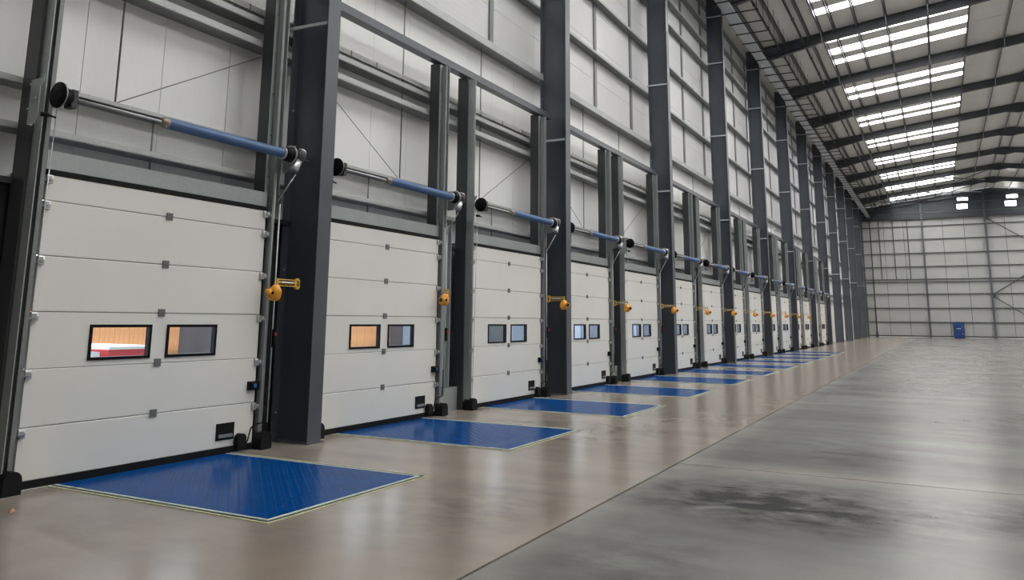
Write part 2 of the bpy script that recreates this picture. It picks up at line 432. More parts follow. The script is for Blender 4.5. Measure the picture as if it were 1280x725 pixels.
# unseen walls that close the hall
tag(MB().box(X_BACK, X_END + 0.5, Y_RIGHT - 0.2, Y_RIGHT, 0, 15.4).build('wall_far_side', 'clad_end'), 'white clad wall opposite the docks', 'wall', kind='structure')
tag(MB().prism([(8.1, 0), (8.1, gz(8.1)), (Y_APEX, gz(Y_APEX)), (Y_RIGHT - 0.1, gz(-20.1)), (Y_RIGHT - 0.1, 0)], 'x', X_BACK - 0.15, X_BACK).build('wall_back', 'clad_end'), 'white clad gable wall behind the viewer', 'wall', kind='structure')

# ------------------------------------------------------------------ roof
ceil = tag(empty('ceiling'), 'pitched metal sheet roof with purlins and rooflight strips', 'roof', kind='structure')
def sheet(nm, mat, x0, x1, ya, yb, side, drop=0.0):
    if side < 0: ya, yb = 2 * Y_APEX - ya, 2 * Y_APEX - yb
    pts = []
    for dz in (-drop, 0.07):
        for (x, y) in ((x0, ya), (x1, ya), (x1, yb), (x0, yb)): pts.append((x, y, zsheet(y) + dz))
    return MB().hexa(pts).build(nm, mat, ceil)
E1 = 0.010
STRIPS = ((0.85, 1.65), (2.80, 3.72), (4.72, 5.45))
for k in range(nb0, nb1):
    X0 = colx(k); X1 = colx(k + 1)
    for side in (1, -1):
        for ya, yb in ((8.1, 4.06), (-2.33, Y_APEX)):
            if side < 0 and ya == 8.1: ya = 8.15
            for a, c in ((0, 4.0), (4.0, BAY)):
                sheet('roof_panel', 'roof_sheet', X0 + a + E1, X0 + c - E1, ya, yb, side)
        cur = 0.0
        for a, c in (STRIPS if k >= -1 else ()):
            sheet('roof_panel', 'roof_sheet', X0 + cur + E1, X0 + a, 4.06, -2.33, side)
            sheet('rooflight_panel', 'rooflight', X0 + a, X0 + c, 4.06, -2.33, side)
            cur = c
        sheet('roof_panel', 'roof_sheet', X0 + cur, X1 - E1, 4.06, -2.33, side)
    sheet('ridge_cover', 'infill_dark', X0, X1, -5.9, -6.0, 1).location.z = 0.075
    sheet('ridge_cover', 'infill_dark', X0, X1, -5.9, -6.0, -1).location.z = 0.075
for side in (1, -1):
    q = lambda y: y if side > 0 else 2 * Y_APEX - y
    MB().hexa([(x, q(y), zsheet(q(y)) + dz) for dz in (0.072, 0.10) for (x, y) in ((X_BACK - 0.1, 8.2), (XE + 0.2, 8.2), (XE + 0.2, Y_APEX), (X_BACK - 0.1, Y_APEX))]).build('outer_sheet', 'infill_dark', ceil)
PURL = (6.9, 5.80, 4.64, 4.06, 3.46, 2.47, 1.19, -0.58, -2.33, -4.12, -5.62)
for side in (1, -1):
    for y in PURL:
        yy = y if side > 0 else 2 * Y_APEX - y
        z = zsheet(yy) - 0.002; t = 0.005
        prof = [(yy - 0.06, z), (yy, z), (yy, z - 0.18 + t), (yy + 0.06, z - 0.18 + t), (yy + 0.06, z - 0.18), (yy - t, z - 0.18), (yy - t, z - t), (yy - 0.06, z - t)]
        MB().prism(prof, 'x', X_BACK, XE).build('purlin', 'purlin_steel', ceil)

# ------------------------------------------------------------------ portal frames
def isec(y0, y1, zb0, zb1, zt0, zt1, w, x, tf=0.02, tw=0.012):
    # tapered I member in the y-z plane
    b = MB()
    def strip(xa, xb, p):
        b.hexa([(xa, p[0][0], p[0][1]), (xb, p[0][0], p[0][1]), (xb, p[1][0], p[1][1]), (xa, p[1][0], p[1][1]),
                (xa, p[3][0], p[3][1]), (xb, p[3][0], p[3][1]), (xb, p[2][0], p[2][1]), (xa, p[2][0], p[2][1])])
    strip(x - w / 2, x + w / 2, [(y0, zb0), (y1, zb1), (y1, zb1 + tf), (y0, zb0 + tf)])
    strip(x - w / 2, x + w / 2, [(y0, zt0 - tf), (y1, zt1 - tf), (y1, zt1), (y0, zt0)])
    strip(x - tw / 2, x + tw / 2, [(y0, zb0 + tf), (y1, zb1 + tf), (y1, zt1 - tf), (y0, zt0 - tf)])
    return b
def ztop(y): return zsheet(y) - 0.02
def zbot(y): return ztop(y) - 0.48
def column_label(k):
    if k <= 6: return 'dark grey steel column standing between the %s and %s dock doors' % (ORD[2 * k], ORD[2 * k + 1])
    if k == 7: return 'dark steel column just past the fifteenth dock door, first without doors'
    return 'dark steel column on the doorless wall stretch, %s past the last dock door' % ORD[k - 7]
for k in range(0, 12):
    X = colx(k)
    c = tag(empty('steel_column', (X, 7.44, 0)), column_label(k), 'column', 'portal columns along the dock wall', 'thing')
    hw, t, d = 0.125, 0.022, 0.32
    zt = ztop(7.44)
    MB().box(-hw, hw, -d, -d + t, 0, 14.30).build('inner_flange', 'paint_dark', c)
    MB().box(-hw, hw, d - t, d, 0, zt - 0.45).build('outer_flange', 'paint_dark', c)
    MB().box(-0.008, 0.008, -d + t, d - t, 0, zt - 0.45).build('web', 'paint_dark', c)
    MB().box(-0.15, 0.15, -d - 0.02, d, 0, 0.018).build('base_plate', 'paint_dark', c)
    for z in (5.58, 9.05, 12.15, 14.18):
        MB().prism([(-0.115, -d + t), (-0.095, -d + t), (-0.13, d + 0.04), (-0.15, d + 0.04)], 'z', z - 0.022, z + 0.022).build('rail_stay', 'tray_steel', c)
    for z in (0.35, 2.2, 4.4, 6.6):
        MB().tube((-0.07, d - t, z), (-0.07, d - t - 0.02, z), 0.016, n=6).build('bolt', 'galv', c)
    r = tag(empty('roof_rafter', (X, 7.12, 14.3)), 'dark steel roof rafter carried by the %s column along the dock wall' % ORD[k], 'rafter', 'portal rafters under the roof', 'thing')
    def rel(b):
        b.v = [(p[0] - X, p[1] - 7.12, p[2] - 14.3) for p in b.v]; return b
    rel(isec(7.76, Y_APEX, zbot(7.76), zbot(Y_APEX), ztop(7.76), ztop(Y_APEX), 0.20, X)).build('rafter_beam', 'paint_dark', r)
    rel(isec(Y_APEX, Y_RIGHT + 0.05, zbot(Y_APEX), zbot(Y_RIGHT + 0.05), ztop(Y_APEX), ztop(Y_RIGHT + 0.05), 0.20, X)).build('rafter_beam', 'paint_dark', r)
    rel(isec(7.76, 4.3, 14.30, zbot(4.3) - 0.02, zbot(7.76), zbot(4.3), 0.20, X)).build('eaves_haunch', 'paint_dark', r)
    for s in (1, -1):
        rel(isec(Y_APEX, Y_APEX + s * 0.75, zbot(Y_APEX) - 0.22, zbot(Y_APEX + 0.75) - 0.025, zbot(Y_APEX), zbot(Y_APEX + 0.75), 0.20, X)).build('apex_haunch', 'paint_dark', r)
    for y in (4.06, 1.19, -0.58, -4.12):
        # purlin stays from purlin to bottom flange
        rel(MB().tube((X - 0.75, y, zsheet(y) - 0.16), (X - 0.08, y, zbot(y) + 0.02), 0.018, n=6)).build('purlin_stay', 'tray_steel', r)
# end frame: gable columns, tie beam, braces
rr = tag(empty('gable_rafter', (X_END, 7.12, 14.4)), 'dark steel rafter set against the far gable wall', 'rafter')
for (ya, yb) in ((7.9, Y_APEX), (Y_APEX, Y_RIGHT + 0.1)):
    b = isec(ya, yb, zbot(ya), zbot(yb), ztop(ya), ztop(yb), 0.18, X_END)
    b.v = [(p[0] - X_END, p[1] - 7.12, p[2] - 14.4) for p in b.v]; b.build('rafter_beam', 'paint_dark', rr)
tb = tag(empty('tie_beam', (X_END, 7.9, 13.68)), 'dark horizontal steel tie beam along the top of the far white wall', 'beam', kind='thing')
MB().box(-0.10, 0.12, Y_RIGHT - 7.9, 0, -0.10, 0.12).build('beam_flange', 'pipe_dark', tb)
for n, (y, lab) in enumerate(((7.55, 'dark steel corner column of the far gable wall beside the black riser pipe'), (1.07, 'dark steel gable column on far wall, beside the blue cabinet'), (-5.3, 'dark steel gable column on far wall where the diagonal braces meet'), (-11.7, 'dark steel gable column on far wall, beyond the diagonal braces'), (-18.0, 'dark steel gable column at the far corner opposite the docks'))):
    c = tag(empty('gable_column', (XE - 0.16, y, 0)), lab, 'column', 'columns of the far gable wall', 'thing')
    top = zbot(y) - 0.02
    MB().box(-0.30, -0.28, -0.10, 0.10, 0, top).build('inner_flange', 'paint_dark', c)
    MB().box(-0.02, 0.0, -0.10, 0.10, 0, top).build('outer_flange', 'paint_dark', c)
    MB().box(-0.28, -0.02, -0.006, 0.006, 0, top).build('web', 'paint_dark', c)
for (p, q, lab) in (((-5.3, 13.45), (-11.7, 8.95), 'upper dark diagonal brace on the far wall, falling from the tie beam'), ((-5.3, 4.72), (-11.7, 9.0), 'middle dark diagonal brace on the far wall, rising away from the gable column'), ((-5.3, 4.68), (-11.7, 0.15), 'lower dark diagonal brace on the far wall, falling to the floor')):
    b = tag(empty('diagonal_brace', (XE - 0.35, p[0], p[1])), lab, 'brace', 'braces on the far wall')
    MB().tube((0, 0, 0), (0, q[0] - p[0], q[1] - p[1]), 0.055, n=10).build('brace_tube', 'paint_dark', b)
    MB().box(-0.012, 0.012, -0.35, 0.0, min(0, (q[1] - p[1]) * 0.05) - 0.05, max(0, (q[1] - p[1]) * 0.05) + 0.05).build('gusset_plate', 'paint_dark', b)
# roof bracing in the last bays
for n, (xa, ya, xb, yb) in enumerate(((colx(11), 7.0, X_END, 1.07), (colx(11), 1.07, X_END, 7.0), (colx(11), 1.07, X_END, -5.3), (colx(11), -5.3, X_END, 1.07), (colx(10), -5.9, colx(11), -0.6), (colx(10), -0.6, colx(11), -5.9))):
    lab = ['rising from the dock eaves', 'falling to the dock eaves', 'over the gable windows', 'over the second gable bay', 'near the ridge in the bay before', 'crossing near the ridge in the bay before'][n]
    b = tag(empty('roof_brace', (xa, ya, zbot(ya) + 0.15)), 'thin diagonal roof brace by the far gable, ' + lab, 'brace', 'roof braces at the far end')
    MB().tube((0, 0, 0), (xb - xa, yb - ya, zbot(yb) - zbot(ya)), 0.045, n=8).build('brace_tube', 'tray_steel' if n in (1, 2) else 'paint_dark', b)
    MB().box(-0.1, 0.2, -0.1, 0.1, -0.012, 0.012).build('gusset_plate', 'paint_dark', b)

# ------------------------------------------------------------------ sectional dock doors (prototype in local coordinates, base at the door plane)
ZL = [0.075, 0.55, 1.075, 1.60, 2.125, 2.65, 2.90]
HWD = 1.415
WIN = ((-0.825, -0.115), (0.075, 0.76))
def make_door():
    d = empty('door_1')
    g = 0.0035
    for n in range(6):
        z0, z1 = ZL[n] + g, ZL[n + 1] - g
        b = MB()
        if n == 2:
            wz0, wz1 = 1.145, 1.465
            b.box(-HWD, HWD, 0, 0.042, z0, wz0).box(-HWD, HWD, 0, 0.042, wz1, z1)
            xs = [-HWD, WIN[0][0] + 0.015, WIN[0][1] - 0.015, WIN[1][0] + 0.015, WIN[1][1] - 0.015, HWD]
            for a in (0, 2, 4): b.box(xs[a], xs[a + 1], 0, 0.042, wz0, wz1)
        else:
            # shallow chamfer along the joint edges
            b.prism([(0.004, z0), (0, z0 + 0.006), (0, z1 - 0.006), (0.004, z1), (0.042, z1), (0.042, z0)], 'x', -HWD, HWD)
        b.build('door_panel', 'door_white', d)
    s = MB()
    for z in ZL[1:-1]: s.box(-HWD + 0.01, HWD - 0.01, 0.014, 0.03, z - 0.012, z + 0.012)
    s.build('joint_seal', 'grey_plastic', d)
    MB().box(-HWD - 0.01, HWD + 0.01, -0.012, 0.05, 0.008, 0.078).build('bottom_seal', 'black_rubber', d)
    MB().box(-HWD, HWD, -0.006, 0.05, 2.90, 2.95).build('top_seal', 'black_rubber', d)
    for (a, c) in WIN:
        f = MB(); z0, z1, t = 1.13, 1.48, 0.03
        f.box(a, c, -0.012, 0.046, z1 - t, z1).box(a, c, -0.012, 0.046, z0, z0 + t).box(a, a + t, -0.012, 0.046, z0 + t, z1 - t).box(c - t, c, -0.012, 0.046, z0 + t, z1 - t)
        fo = f.build('window_frame', 'black_plastic', d)
        MB().box(a + t, c - t, 0.014, 0.018, z0 + t, z1 - t).build('pane', 'pane_glass', fo)
    for z in ZL[1:-1]:
        MB().box(-0.052, 0.028, -0.012, 0.0, z - 0.036, z + 0.044).box(-0.052, 0.028, -0.018, -0.012, z - 0.006, z + 0.012).build('hinge_clip', 'grey_plastic', d)
    for sgn in (-1, 1):
        for z in ZL[1:]:
            zz = z - 0.05
            h = MB().prism([(-0.03, zz - 0.04), (0.0, zz - 0.04), (0.0, zz + 0.045), (-0.012, zz + 0.045), (-0.03, zz + 0.01)], 'x', sgn * (HWD - 0.045), sgn * (HWD + 0.01))
            h.tube((sgn * (HWD - 0.03), -0.022, zz - 0.01), (sgn * (HWD + 0.085), -0.022, zz - 0.01), 0.012, n=8)
            h.tube((sgn * (HWD + 0.045), -0.022, zz - 0.01), (sgn * (HWD + 0.07), -0.022, zz - 0.01), 0.026, n=10)
            h.box(min(sgn * (HWD - 0.02), sgn * (HWD + 0.03)), max(sgn * (HWD - 0.02), sgn * (HWD + 0.03)), -0.05, -0.03, zz - 0.005, zz + 0.03)
            h.build('edge_hinge', 'chrome', d)
    ho = MB().box(0.855, 1.12, -0.010, 0.0, 0.16, 0.35).build('pull_handle', 'black_plastic', d)
    MB().prism([(-0.026, 0.19), (-0.010, 0.185), (-0.010, 0.225), (-0.022, 0.222)], 'x', 0.885, 1.09).build('handle_grip', 'handle_bar', ho)
    k = MB().box(HWD - 0.13, HWD + 0.02, -0.055, 0.0, 0.70, 0.80).prism([(-0.08, 0.715), (-0.055, 0.705), (-0.055, 0.79), (-0.08, 0.775)], 'x', HWD - 0.12, HWD - 0.02).build('slide_lock', 'black_plastic', d)
    MB().tube((HWD - 0.085, -0.08, 0.755), (HWD - 0.085, -0.093, 0.755), 0.022, n=12).build('lock_knob', 'lock_blue', k)
    # bottom cable bracket with rounded black cover
    n = 10
    prof = [(1.12, 0.05)] + [(1.185 - 0.065 * math.cos(math.pi * i / n), 0.15 + 0.065 * math.sin(math.pi * i / n)) for i in range(n + 1)] + [(1.25, 0.05)]
    MB().prism(prof, 'y', -0.085, -0.012).build('cable_bracket', 'black_rubber', d)
    c = MB()
    pts = [Vector((1.24, -0.06, 0.06)), Vector((1.28, -0.07, 0.12)), Vector((1.32, -0.07, 0.26)), Vector((1.40, -0.08, 0.30)), Vector((1.47, -0.10, 0.31)), Vector((1.50, -0.10, 0.50)), Vector((1.50, -0.10, 0.74))]
    for a, e in zip(pts, pts[1:]): c.tube(a, e, 0.009, n=6)
    c.build('safety_cable', 'black_rubber', d)
    return d
DOOR_LABELS = {0: 'first and nearest white sectional dock door, orange fence showing through its windows',
               1: 'second white sectional dock door, just past the first big steel column'}
door_proto = make_door()
for i in range(N_DOORS):
    d = door_proto if i == 0 else copy_tree(door_proto)
    d.name = 'door_%d' % (i + 1)
    d.location = (doorx(i), Y_DOOR, 0)
    tag(d, DOOR_LABELS.get(i, '%s white sectional dock door counted from the near end of the wall' % ORD[i]), 'dock door', 'sectional dock doors', 'structure')

# ------------------------------------------------------------------ door tracks: dark post, galvanised angle, roller channel, rubber foot
def make_track(s):
    # s = -1 near (low x) side, +1 far side; origin at the door centre on the door plane
    t = empty('door_track')
    def bx(b, a, c, *r): return b.box(min(s * a, s * c), max(s * a, s * c), *r)
    p = MB(); bx(p, 1.445, 1.595, 0.06, 0.075, 0, 6.06); bx(p, 1.445, 1.595, 0.255, 0.27, 0, 6.06); bx(p, 1.445, 1.457, 0.075, 0.255, 0, 6.06); bx(p, 1.583, 1.595, 0.075, 0.255, 0, 6.06)
    p.build('steel_post', 'post_dark', t)
    a = MB(); bx(a, 1.42, 1.565, 0.048, 0.058, 0.15, 6.02); bx(a, 1.556, 1.565, -0.062, 0.048, 3.12, 6.02); bx(a, 1.556, 1.565, -0.062 if s < 0 else 0.0, 0.048, 0.15, 3.12)
    ao = a.build('track_angle', 'galv', t)
    ss = MB(); bx(ss, 1.425, 1.55, 0.034, 0.047, 0.15, 2.92); ss.build('shade_strip', 'black_rubber', t)  # black strip that imitates shade over the track leg beside the door
    hs = MB()
    z = 0.6
    while z < 5.9:
        for xx in (1.46, 1.52): hs.tube((s * xx, 0.048, z), (s * xx, 0.040, z), 0.010, n=6)
        z += 0.55
    hs.build('bolt', 'purlin_steel', ao)
    c = MB(); bx(c, 1.468, 1.474, -0.05, 0.03, 0.15, 6.0); bx(c, 1.474, 1.51, -0.05, -0.044, 0.15, 6.0); bx(c, 1.474, 1.51, 0.024, 0.03, 0.15, 6.0)
    c.build('roller_channel', 'galv_rail', t)
    n = 12
    w = 0.085
    prof = [(s * 1.51 - w, 0.0)] + [(s * 1.51 - w * math.cos(math.pi * i / n), 0.12 + w * math.sin(math.pi * i / n)) for i in range(n + 1)] + [(s * 1.51 + w, 0.0)]
    MB().prism(prof, 'y', -0.15, 0.03).build('rubber_foot', 'black_rubber', t)
    if s > 0:
        cn = MB().tube((1.60, -0.05, 0.30), (1.60, -0.05, 3.0), 0.010, n=6)
        co = cn.build('conduit', 'tray_steel', t)
        MB().box(1.585, 1.625, -0.09, -0.06, 1.20, 1.42).build('limit_switch', 'black_plastic', t)
        MB().tube((1.605, -0.09, 1.36), (1.605, -0.115, 1.36), 0.018, n=10).build('red_button', 'button_red', t)
    return t
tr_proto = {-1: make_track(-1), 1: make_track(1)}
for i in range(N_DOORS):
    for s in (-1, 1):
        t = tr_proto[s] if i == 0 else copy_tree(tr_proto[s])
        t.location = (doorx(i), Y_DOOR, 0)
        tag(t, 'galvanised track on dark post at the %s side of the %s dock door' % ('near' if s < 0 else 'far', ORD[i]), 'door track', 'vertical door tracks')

# ------------------------------------------------------------------ beams across the post tops
for k in range(-1, 7):
    b = tag(empty('post_beam', (colx(k) + 0.18, Y_DOOR, 6.06)), 'dark steel beam capping the track posts of the %s' % ('first dock door' if k < 0 else '%s and %s dock doors' % (ORD[2 * k + 1], ORD[2 * k + 2])), 'beam', 'beams over the track posts', 'thing')
    L = BAY - 0.34
    MB().box(0, L, 0.03, 0.05, 0.0, 0.13).build('beam_front', 'paint_dark', b)
    MB().box(0, L, 0.05, 0.20, 0.0, 0.012).build('beam_underside', 'paint_dark', b)
    MB().box(0, L, 0.05, 0.20, 0.118, 0.13).build('beam_top', 'paint_dark', b)

# ------------------------------------------------------------------ torsion spring shafts
def make_shaft():
    t = empty('spring_shaft')       # origin at door centre, shaft height, 0.23 in front of the door plane
    MB().tube((-1.535, 0, 0), (1.74, 0, 0), 0.014, n=10).build('shaft', 'chrome', t)
    MB().tube((-1.38, 0.03, 0.035), (-0.38, 0.03, 0.040), 0.011, n=6).build('guide_rod', 'pipe_dark', t)
    for sgn in (-1, 1):
        x = -1.685 if sgn < 0 else 1.63
        z0 = -0.30 if sgn < 0 else -0.20
        p = MB().prism([(0.05, z0 + 0.08), (0.08, z0), (0.20, z0), (0.20, 0.13), (0.0, 0.14), (0.0, 0.11), (0.05, 0.06)], 'x', x, x + 0.006)
        p.box(x, x + 0.05, 0.195, 0.20, z0, 0.13)
        po = p.build('bearing_plate', 'galv', t)
        for (yy, zz) in ((0.10, 0.0), (0.14, -0.03), (0.10, -0.05), (0.2, 0.09), (0.2, -0.15)):
            MB().tube((x, yy, zz), (x - 0.012, yy, zz), 0.009, n=6).build('bolt', 'chrome', po)
        xd = -1.545 if sgn < 0 else 1.44
        MB().lathe((xd, 0, 0), (1, 0, 0), [(0, 0.03), (0, 0.126), (0.012, 0.128), (0.02, 0.10), (0.06, 0.09), (0.12, 0.078), (0.125, 0.03)] if sgn < 0 else [(0, 0.03), (0, 0.085), (0.06, 0.095), (0.10, 0.105), (0.108, 0.122), (0.12, 0.122), (0.12, 0.03)], 20).build('cable_drum', 'black_plastic', t)
        MB().lathe((xd + (0.018 if sgn < 0 else 0.098), 0, 0), (1, 0, 0), [(0, 0.10), (0, 0.124), (0.008, 0.124), (0.008, 0.10)], 20).build('drum_rim', 'chrome', t)
        MB().tube((x, 0.0, -0.22 if sgn < 0 else 0.10), (x + 0.07, -0.02, -0.22 if sgn < 0 else 0.10), 0.022, n=10).tube((x + 0.07, -0.02, -0.22 if sgn < 0 else 0.10), (x + 0.13, -0.03, -0.23 if sgn < 0 else 0.10), 0.010, n=8).build('pulley_stub', 'black_plastic', t)
        cx = -1.475 if sgn < 0 else 1.44
        MB().tube((cx, -0.085 if False else 0.10, 0), (cx, 0.16, -3.4), 0.004, n=5).build('lift_cable', 'chrome', t)
    # bearing bracket by the near drum
    b = MB().box(-1.435, -1.375, -0.055, 0.06, -0.10, 0.075).tube((-1.44, 0, 0), (-1.36, 0, 0), 0.045, n=12)
    bo = b.build('end_bearing', 'pipe_dark', t)
    MB().tube((-1.372, 0, 0), (-1.352, 0, 0), 0.030, n=12).build('bearing_ring', 'chrome', bo)
    MB().lathe((-0.40, 0, 0), (1, 0, 0), [(0, 0.03), (0, 0.045), (0.03, 0.05), (0.04, 0.06), (0.085, 0.06), (0.085, 0.03)], 14).tube((-0.37, -0.05, -0.045), (-0.37, -0.05, -0.075), 0.010, n=6).build('spring_cone', 'bronze', t)
    # spring with turned coils
    prof = [(0, 0.03)]
    n = 86
    for i in range(n):
        a = 0.005 + 1.735 * i / n
        prof += [(a, 0.057), (a + 0.010, 0.063)]
    prof += [(1.745, 0.057), (1.745, 0.03)]
    MB().lathe((-0.325, 0, 0), (1, 0, 0), prof, 14).build('torsion_spring', 'spring_blue', t)
    MB().lathe((1.40, 0, 0), (1, 0, 0), [(0, 0.03), (0, 0.085), (0.012, 0.085), (0.012, 0.06), (0.035, 0.06), (0.035, 0.03)], 14).build('spring_plug', 'chrome', t)
    # hand-chain operator slung under the shaft at the far end
    c, s_ = math.cos(math.radians(28)), math.sin(math.radians(28))
    ax = Vector((-s_, -0.05, -c)).normalized()
    p0 = Vector((1.72, -0.02, 0.07))
    m1 = MB().lathe(p0, ax, [(0, 0.02), (0, 0.070), (0.02, 0.080), (0.11, 0.080), (0.13, 0.066), (0.15, 0.066)], 14)
    mo = m1.build('operator_gear', 'pipe_dark', t)
    MB().lathe(p0 + ax * 0.145, ax, [(0, 0.03), (0, 0.062), (0.15, 0.062), (0.165, 0.05), (0.165, 0.02)], 14).build('operator_motor', 'chrome', mo)
    MB().lathe(p0 - ax * 0.01, ax, [(0, 0.03), (0, 0.07), (0.02, 0.07), (0.02, 0.03)], 14).build('gear_cover', 'chrome', mo)
    MB().tube((1.74, 0, -0.02), (1.86, -0.03, -0.03), 0.010, n=6).build('shaft_key', 'pipe_dark', t)
    MB().tube((1.64, -0.02, -0.24), (1.50, 0.14, -0.62), 0.009, n=6).build('support_strut', 'chrome', t)
    return t
sh_proto = make_shaft()
for i in range(N_DOORS):
    t = sh_proto if i == 0 else copy_tree(sh_proto)
    t.location = (doorx(i), Y_DOOR - 0.23, 3.625)
    tag(t, 'steel shaft with blue torsion spring and black drums above the %s dock door' % ORD[i], 'spring shaft', 'torsion spring shafts')

# ------------------------------------------------------------------ yellow dock lights
def make_dock_light():
    t = empty('dock_light')         # origin at the bracket; arm points along local -y
    MB().box(-0.022, 0.022, 0.0, 0.012, -0.07, 0.05).box(-0.02, 0.02, -0.06, 0.0, -0.09, -0.05).box(-0.02, 0.02, -0.06, 0.0, 0.03, 0.07).build('bracket', 'arm_yellow', t)
    a = MB()
    for z, h in ((-0.05, 0.007), (0.0, 0.013), (0.04, 0.007)): a.box(-0.012, 0.012, -0.42, -0.04, z - h, z + h)
    a.box(-0.015, 0.015, -0.08, -0.05, -0.065, 0.055).box(-0.015, 0.015, -0.44, -0.41, -0.06, 0.05)
    ao = a.build('arm', 'arm_yellow', t)
    MB().box(-0.016, 0.016, -0.34, -0.12, -0.008, 0.012).build('arm_sticker', 'white_plain', ao)
    h = MB().lathe((0, -0.43, -0.04), (-0.25, 0.0, -1.0), [(0, 0.02), (0.0, 0.035), (0.03, 0.055), (0.06, 0.080), (0.10, 0.092), (0.17, 0.092), (0.21, 0.078), (0.23, 0.05), (0.235, 0.02)], 16)
    ho = h.build('lamp_head', 'lamp_orange', t)
    MB().tube((-0.03, -0.47, -0.15), (-0.085, -0.545, -0.165), 0.055, 0.062, n=16).build('lamp_ring', 'lamp_orange', ho)
    MB().tube((-0.080, -0.538, -0.164), (-0.090, -0.552, -0.167), 0.038, n=16).build('lens', 'lens_glass', ho)
    MB().box(-0.02, 0.03, -0.525, -0.51, -0.18, -0.14).build('warning_label', 'black_plastic', ho)
    return t
lp = make_dock_light()
for i in range(N_LAMPS):
    t = lp if i == 0 else copy_tree(lp)
    if i == 0: t.location = (doorx(i) + 1.83, Y_DOOR - 0.22, 2.0); t.rotation_euler = (0, 0, math.radians(-88))
    elif i == 1: t.location = (doorx(i) + 1.78, Y_DOOR + 0.02, 2.02); t.rotation_euler = (0, 0, math.radians(-62))
    else: t.location = (doorx(i) + 1.62, Y_DOOR - 0.06, 2.02); t.rotation_euler = (0, 0, math.radians([4, -6, 6, 0, -5, 3, 7, -3, 2, 0][i - 2]))
    lab = {0: 'orange dock lamp on folded yellow arm against the first steel column', 1: 'orange dock lamp on yellow arm turned back beside the second dock door'}.get(i, 'orange dock lamp on outstretched yellow arm beside the %s dock door' % ORD[i])
    t.scale = (0.86, 0.9, 0.86)
    tag(t, lab, 'dock light', 'dock loading lamps')
# mounting stubs belong to the first two lamps
MB().box(-0.015, 0.015, 0.0, 0.30, -0.02, 0.02).build('mounting_stub', 'arm_yellow', lp).rotation_euler = (0, 0, math.radians(88))

# ------------------------------------------------------------------ dock levellers
def make_leveller():
    t = empty('dock_leveller')      # origin at door centre on the floor at the door plane, running to local -y
    W2, Y0 = 1.10, -2.78
    def ring(i, wd, z0, z1):
        b = MB(); w = W2 - i; y = Y0 + i
        b.box(-w, -w + wd, y, 0.0, z0, z1).box(w - wd, w, y, 0.0, z0, z1).box(-w + wd, w - wd, y, y + wd, z0, z1)
        return b
    ring(0.0, 0.018, 0.0, 0.006).build('pit_frame', 'edge_yellow', t)
    ring(0.018, 0.044, 0.0, 0.0015).build('pit_gap', 'gap_dark', t)
    ring(0.062, 0.028, 0.0, 0.007).build('deck_edge', 'edge_pale', t)
    MB().box(-W2 + 0.090, W2 - 0.090, Y0 + 0.45, 0.0, 0.0, 0.006).build('deck', 'deck_blue', t)
    MB().box(-W2 + 0.090, W2 - 0.090, Y0 + 0.090, Y0 + 0.446, 0.0, 0.006).build('hinge_flap', 'deck_blue', t)
    tp = MB()
    ny, nx = 40, 33
    for j in range(ny):
        for i in range(nx):
            x = -W2 + 0.12 + i * 0.060; y = Y0 + 0.12 + j * 0.064
            if abs(y - (Y0 + 0.448)) < 0.025 or x > W2 - 0.11: continue
            a, c = (0.022, 0.007) if (i + j) % 2 else (0.007, 0.022)
            tp.add([(x - a, y, 0.006), (x, y - c, 0.006), (x + a, y, 0.006), (x, y + c, 0.006), (x - a * 0.4, y - c * 0.0, 0.009), (x + a * 0.4, y + c * 0.0, 0.009)] if (i + j) % 2 else
                   [(x, y - c, 0.006), (x + a, y, 0.006), (x, y + c, 0.006), (x - a, y, 0.006), (x, y - c * 0.4, 0.009), (x, y + c * 0.4, 0.009)],
                   [(0, 1, 4), (1, 2, 5), (1, 5, 4), (2, 3, 5), (3, 4, 5), (3, 0, 4)], True)
    tp.build('tread_pattern', 'tread_blue', t)['kind'] = 'stuff'
    return t
lv = make_leveller()
for i in range(N_PLATES):
    t = lv if i == 0 else copy_tree(lv)
    t.location = (doorx(i), Y_DOOR, 0.001)
    tag(t, 'blue steel dock leveller plate with pale edging before the %s dock door' % ORD[i], 'dock leveller', 'blue dock leveller plates')

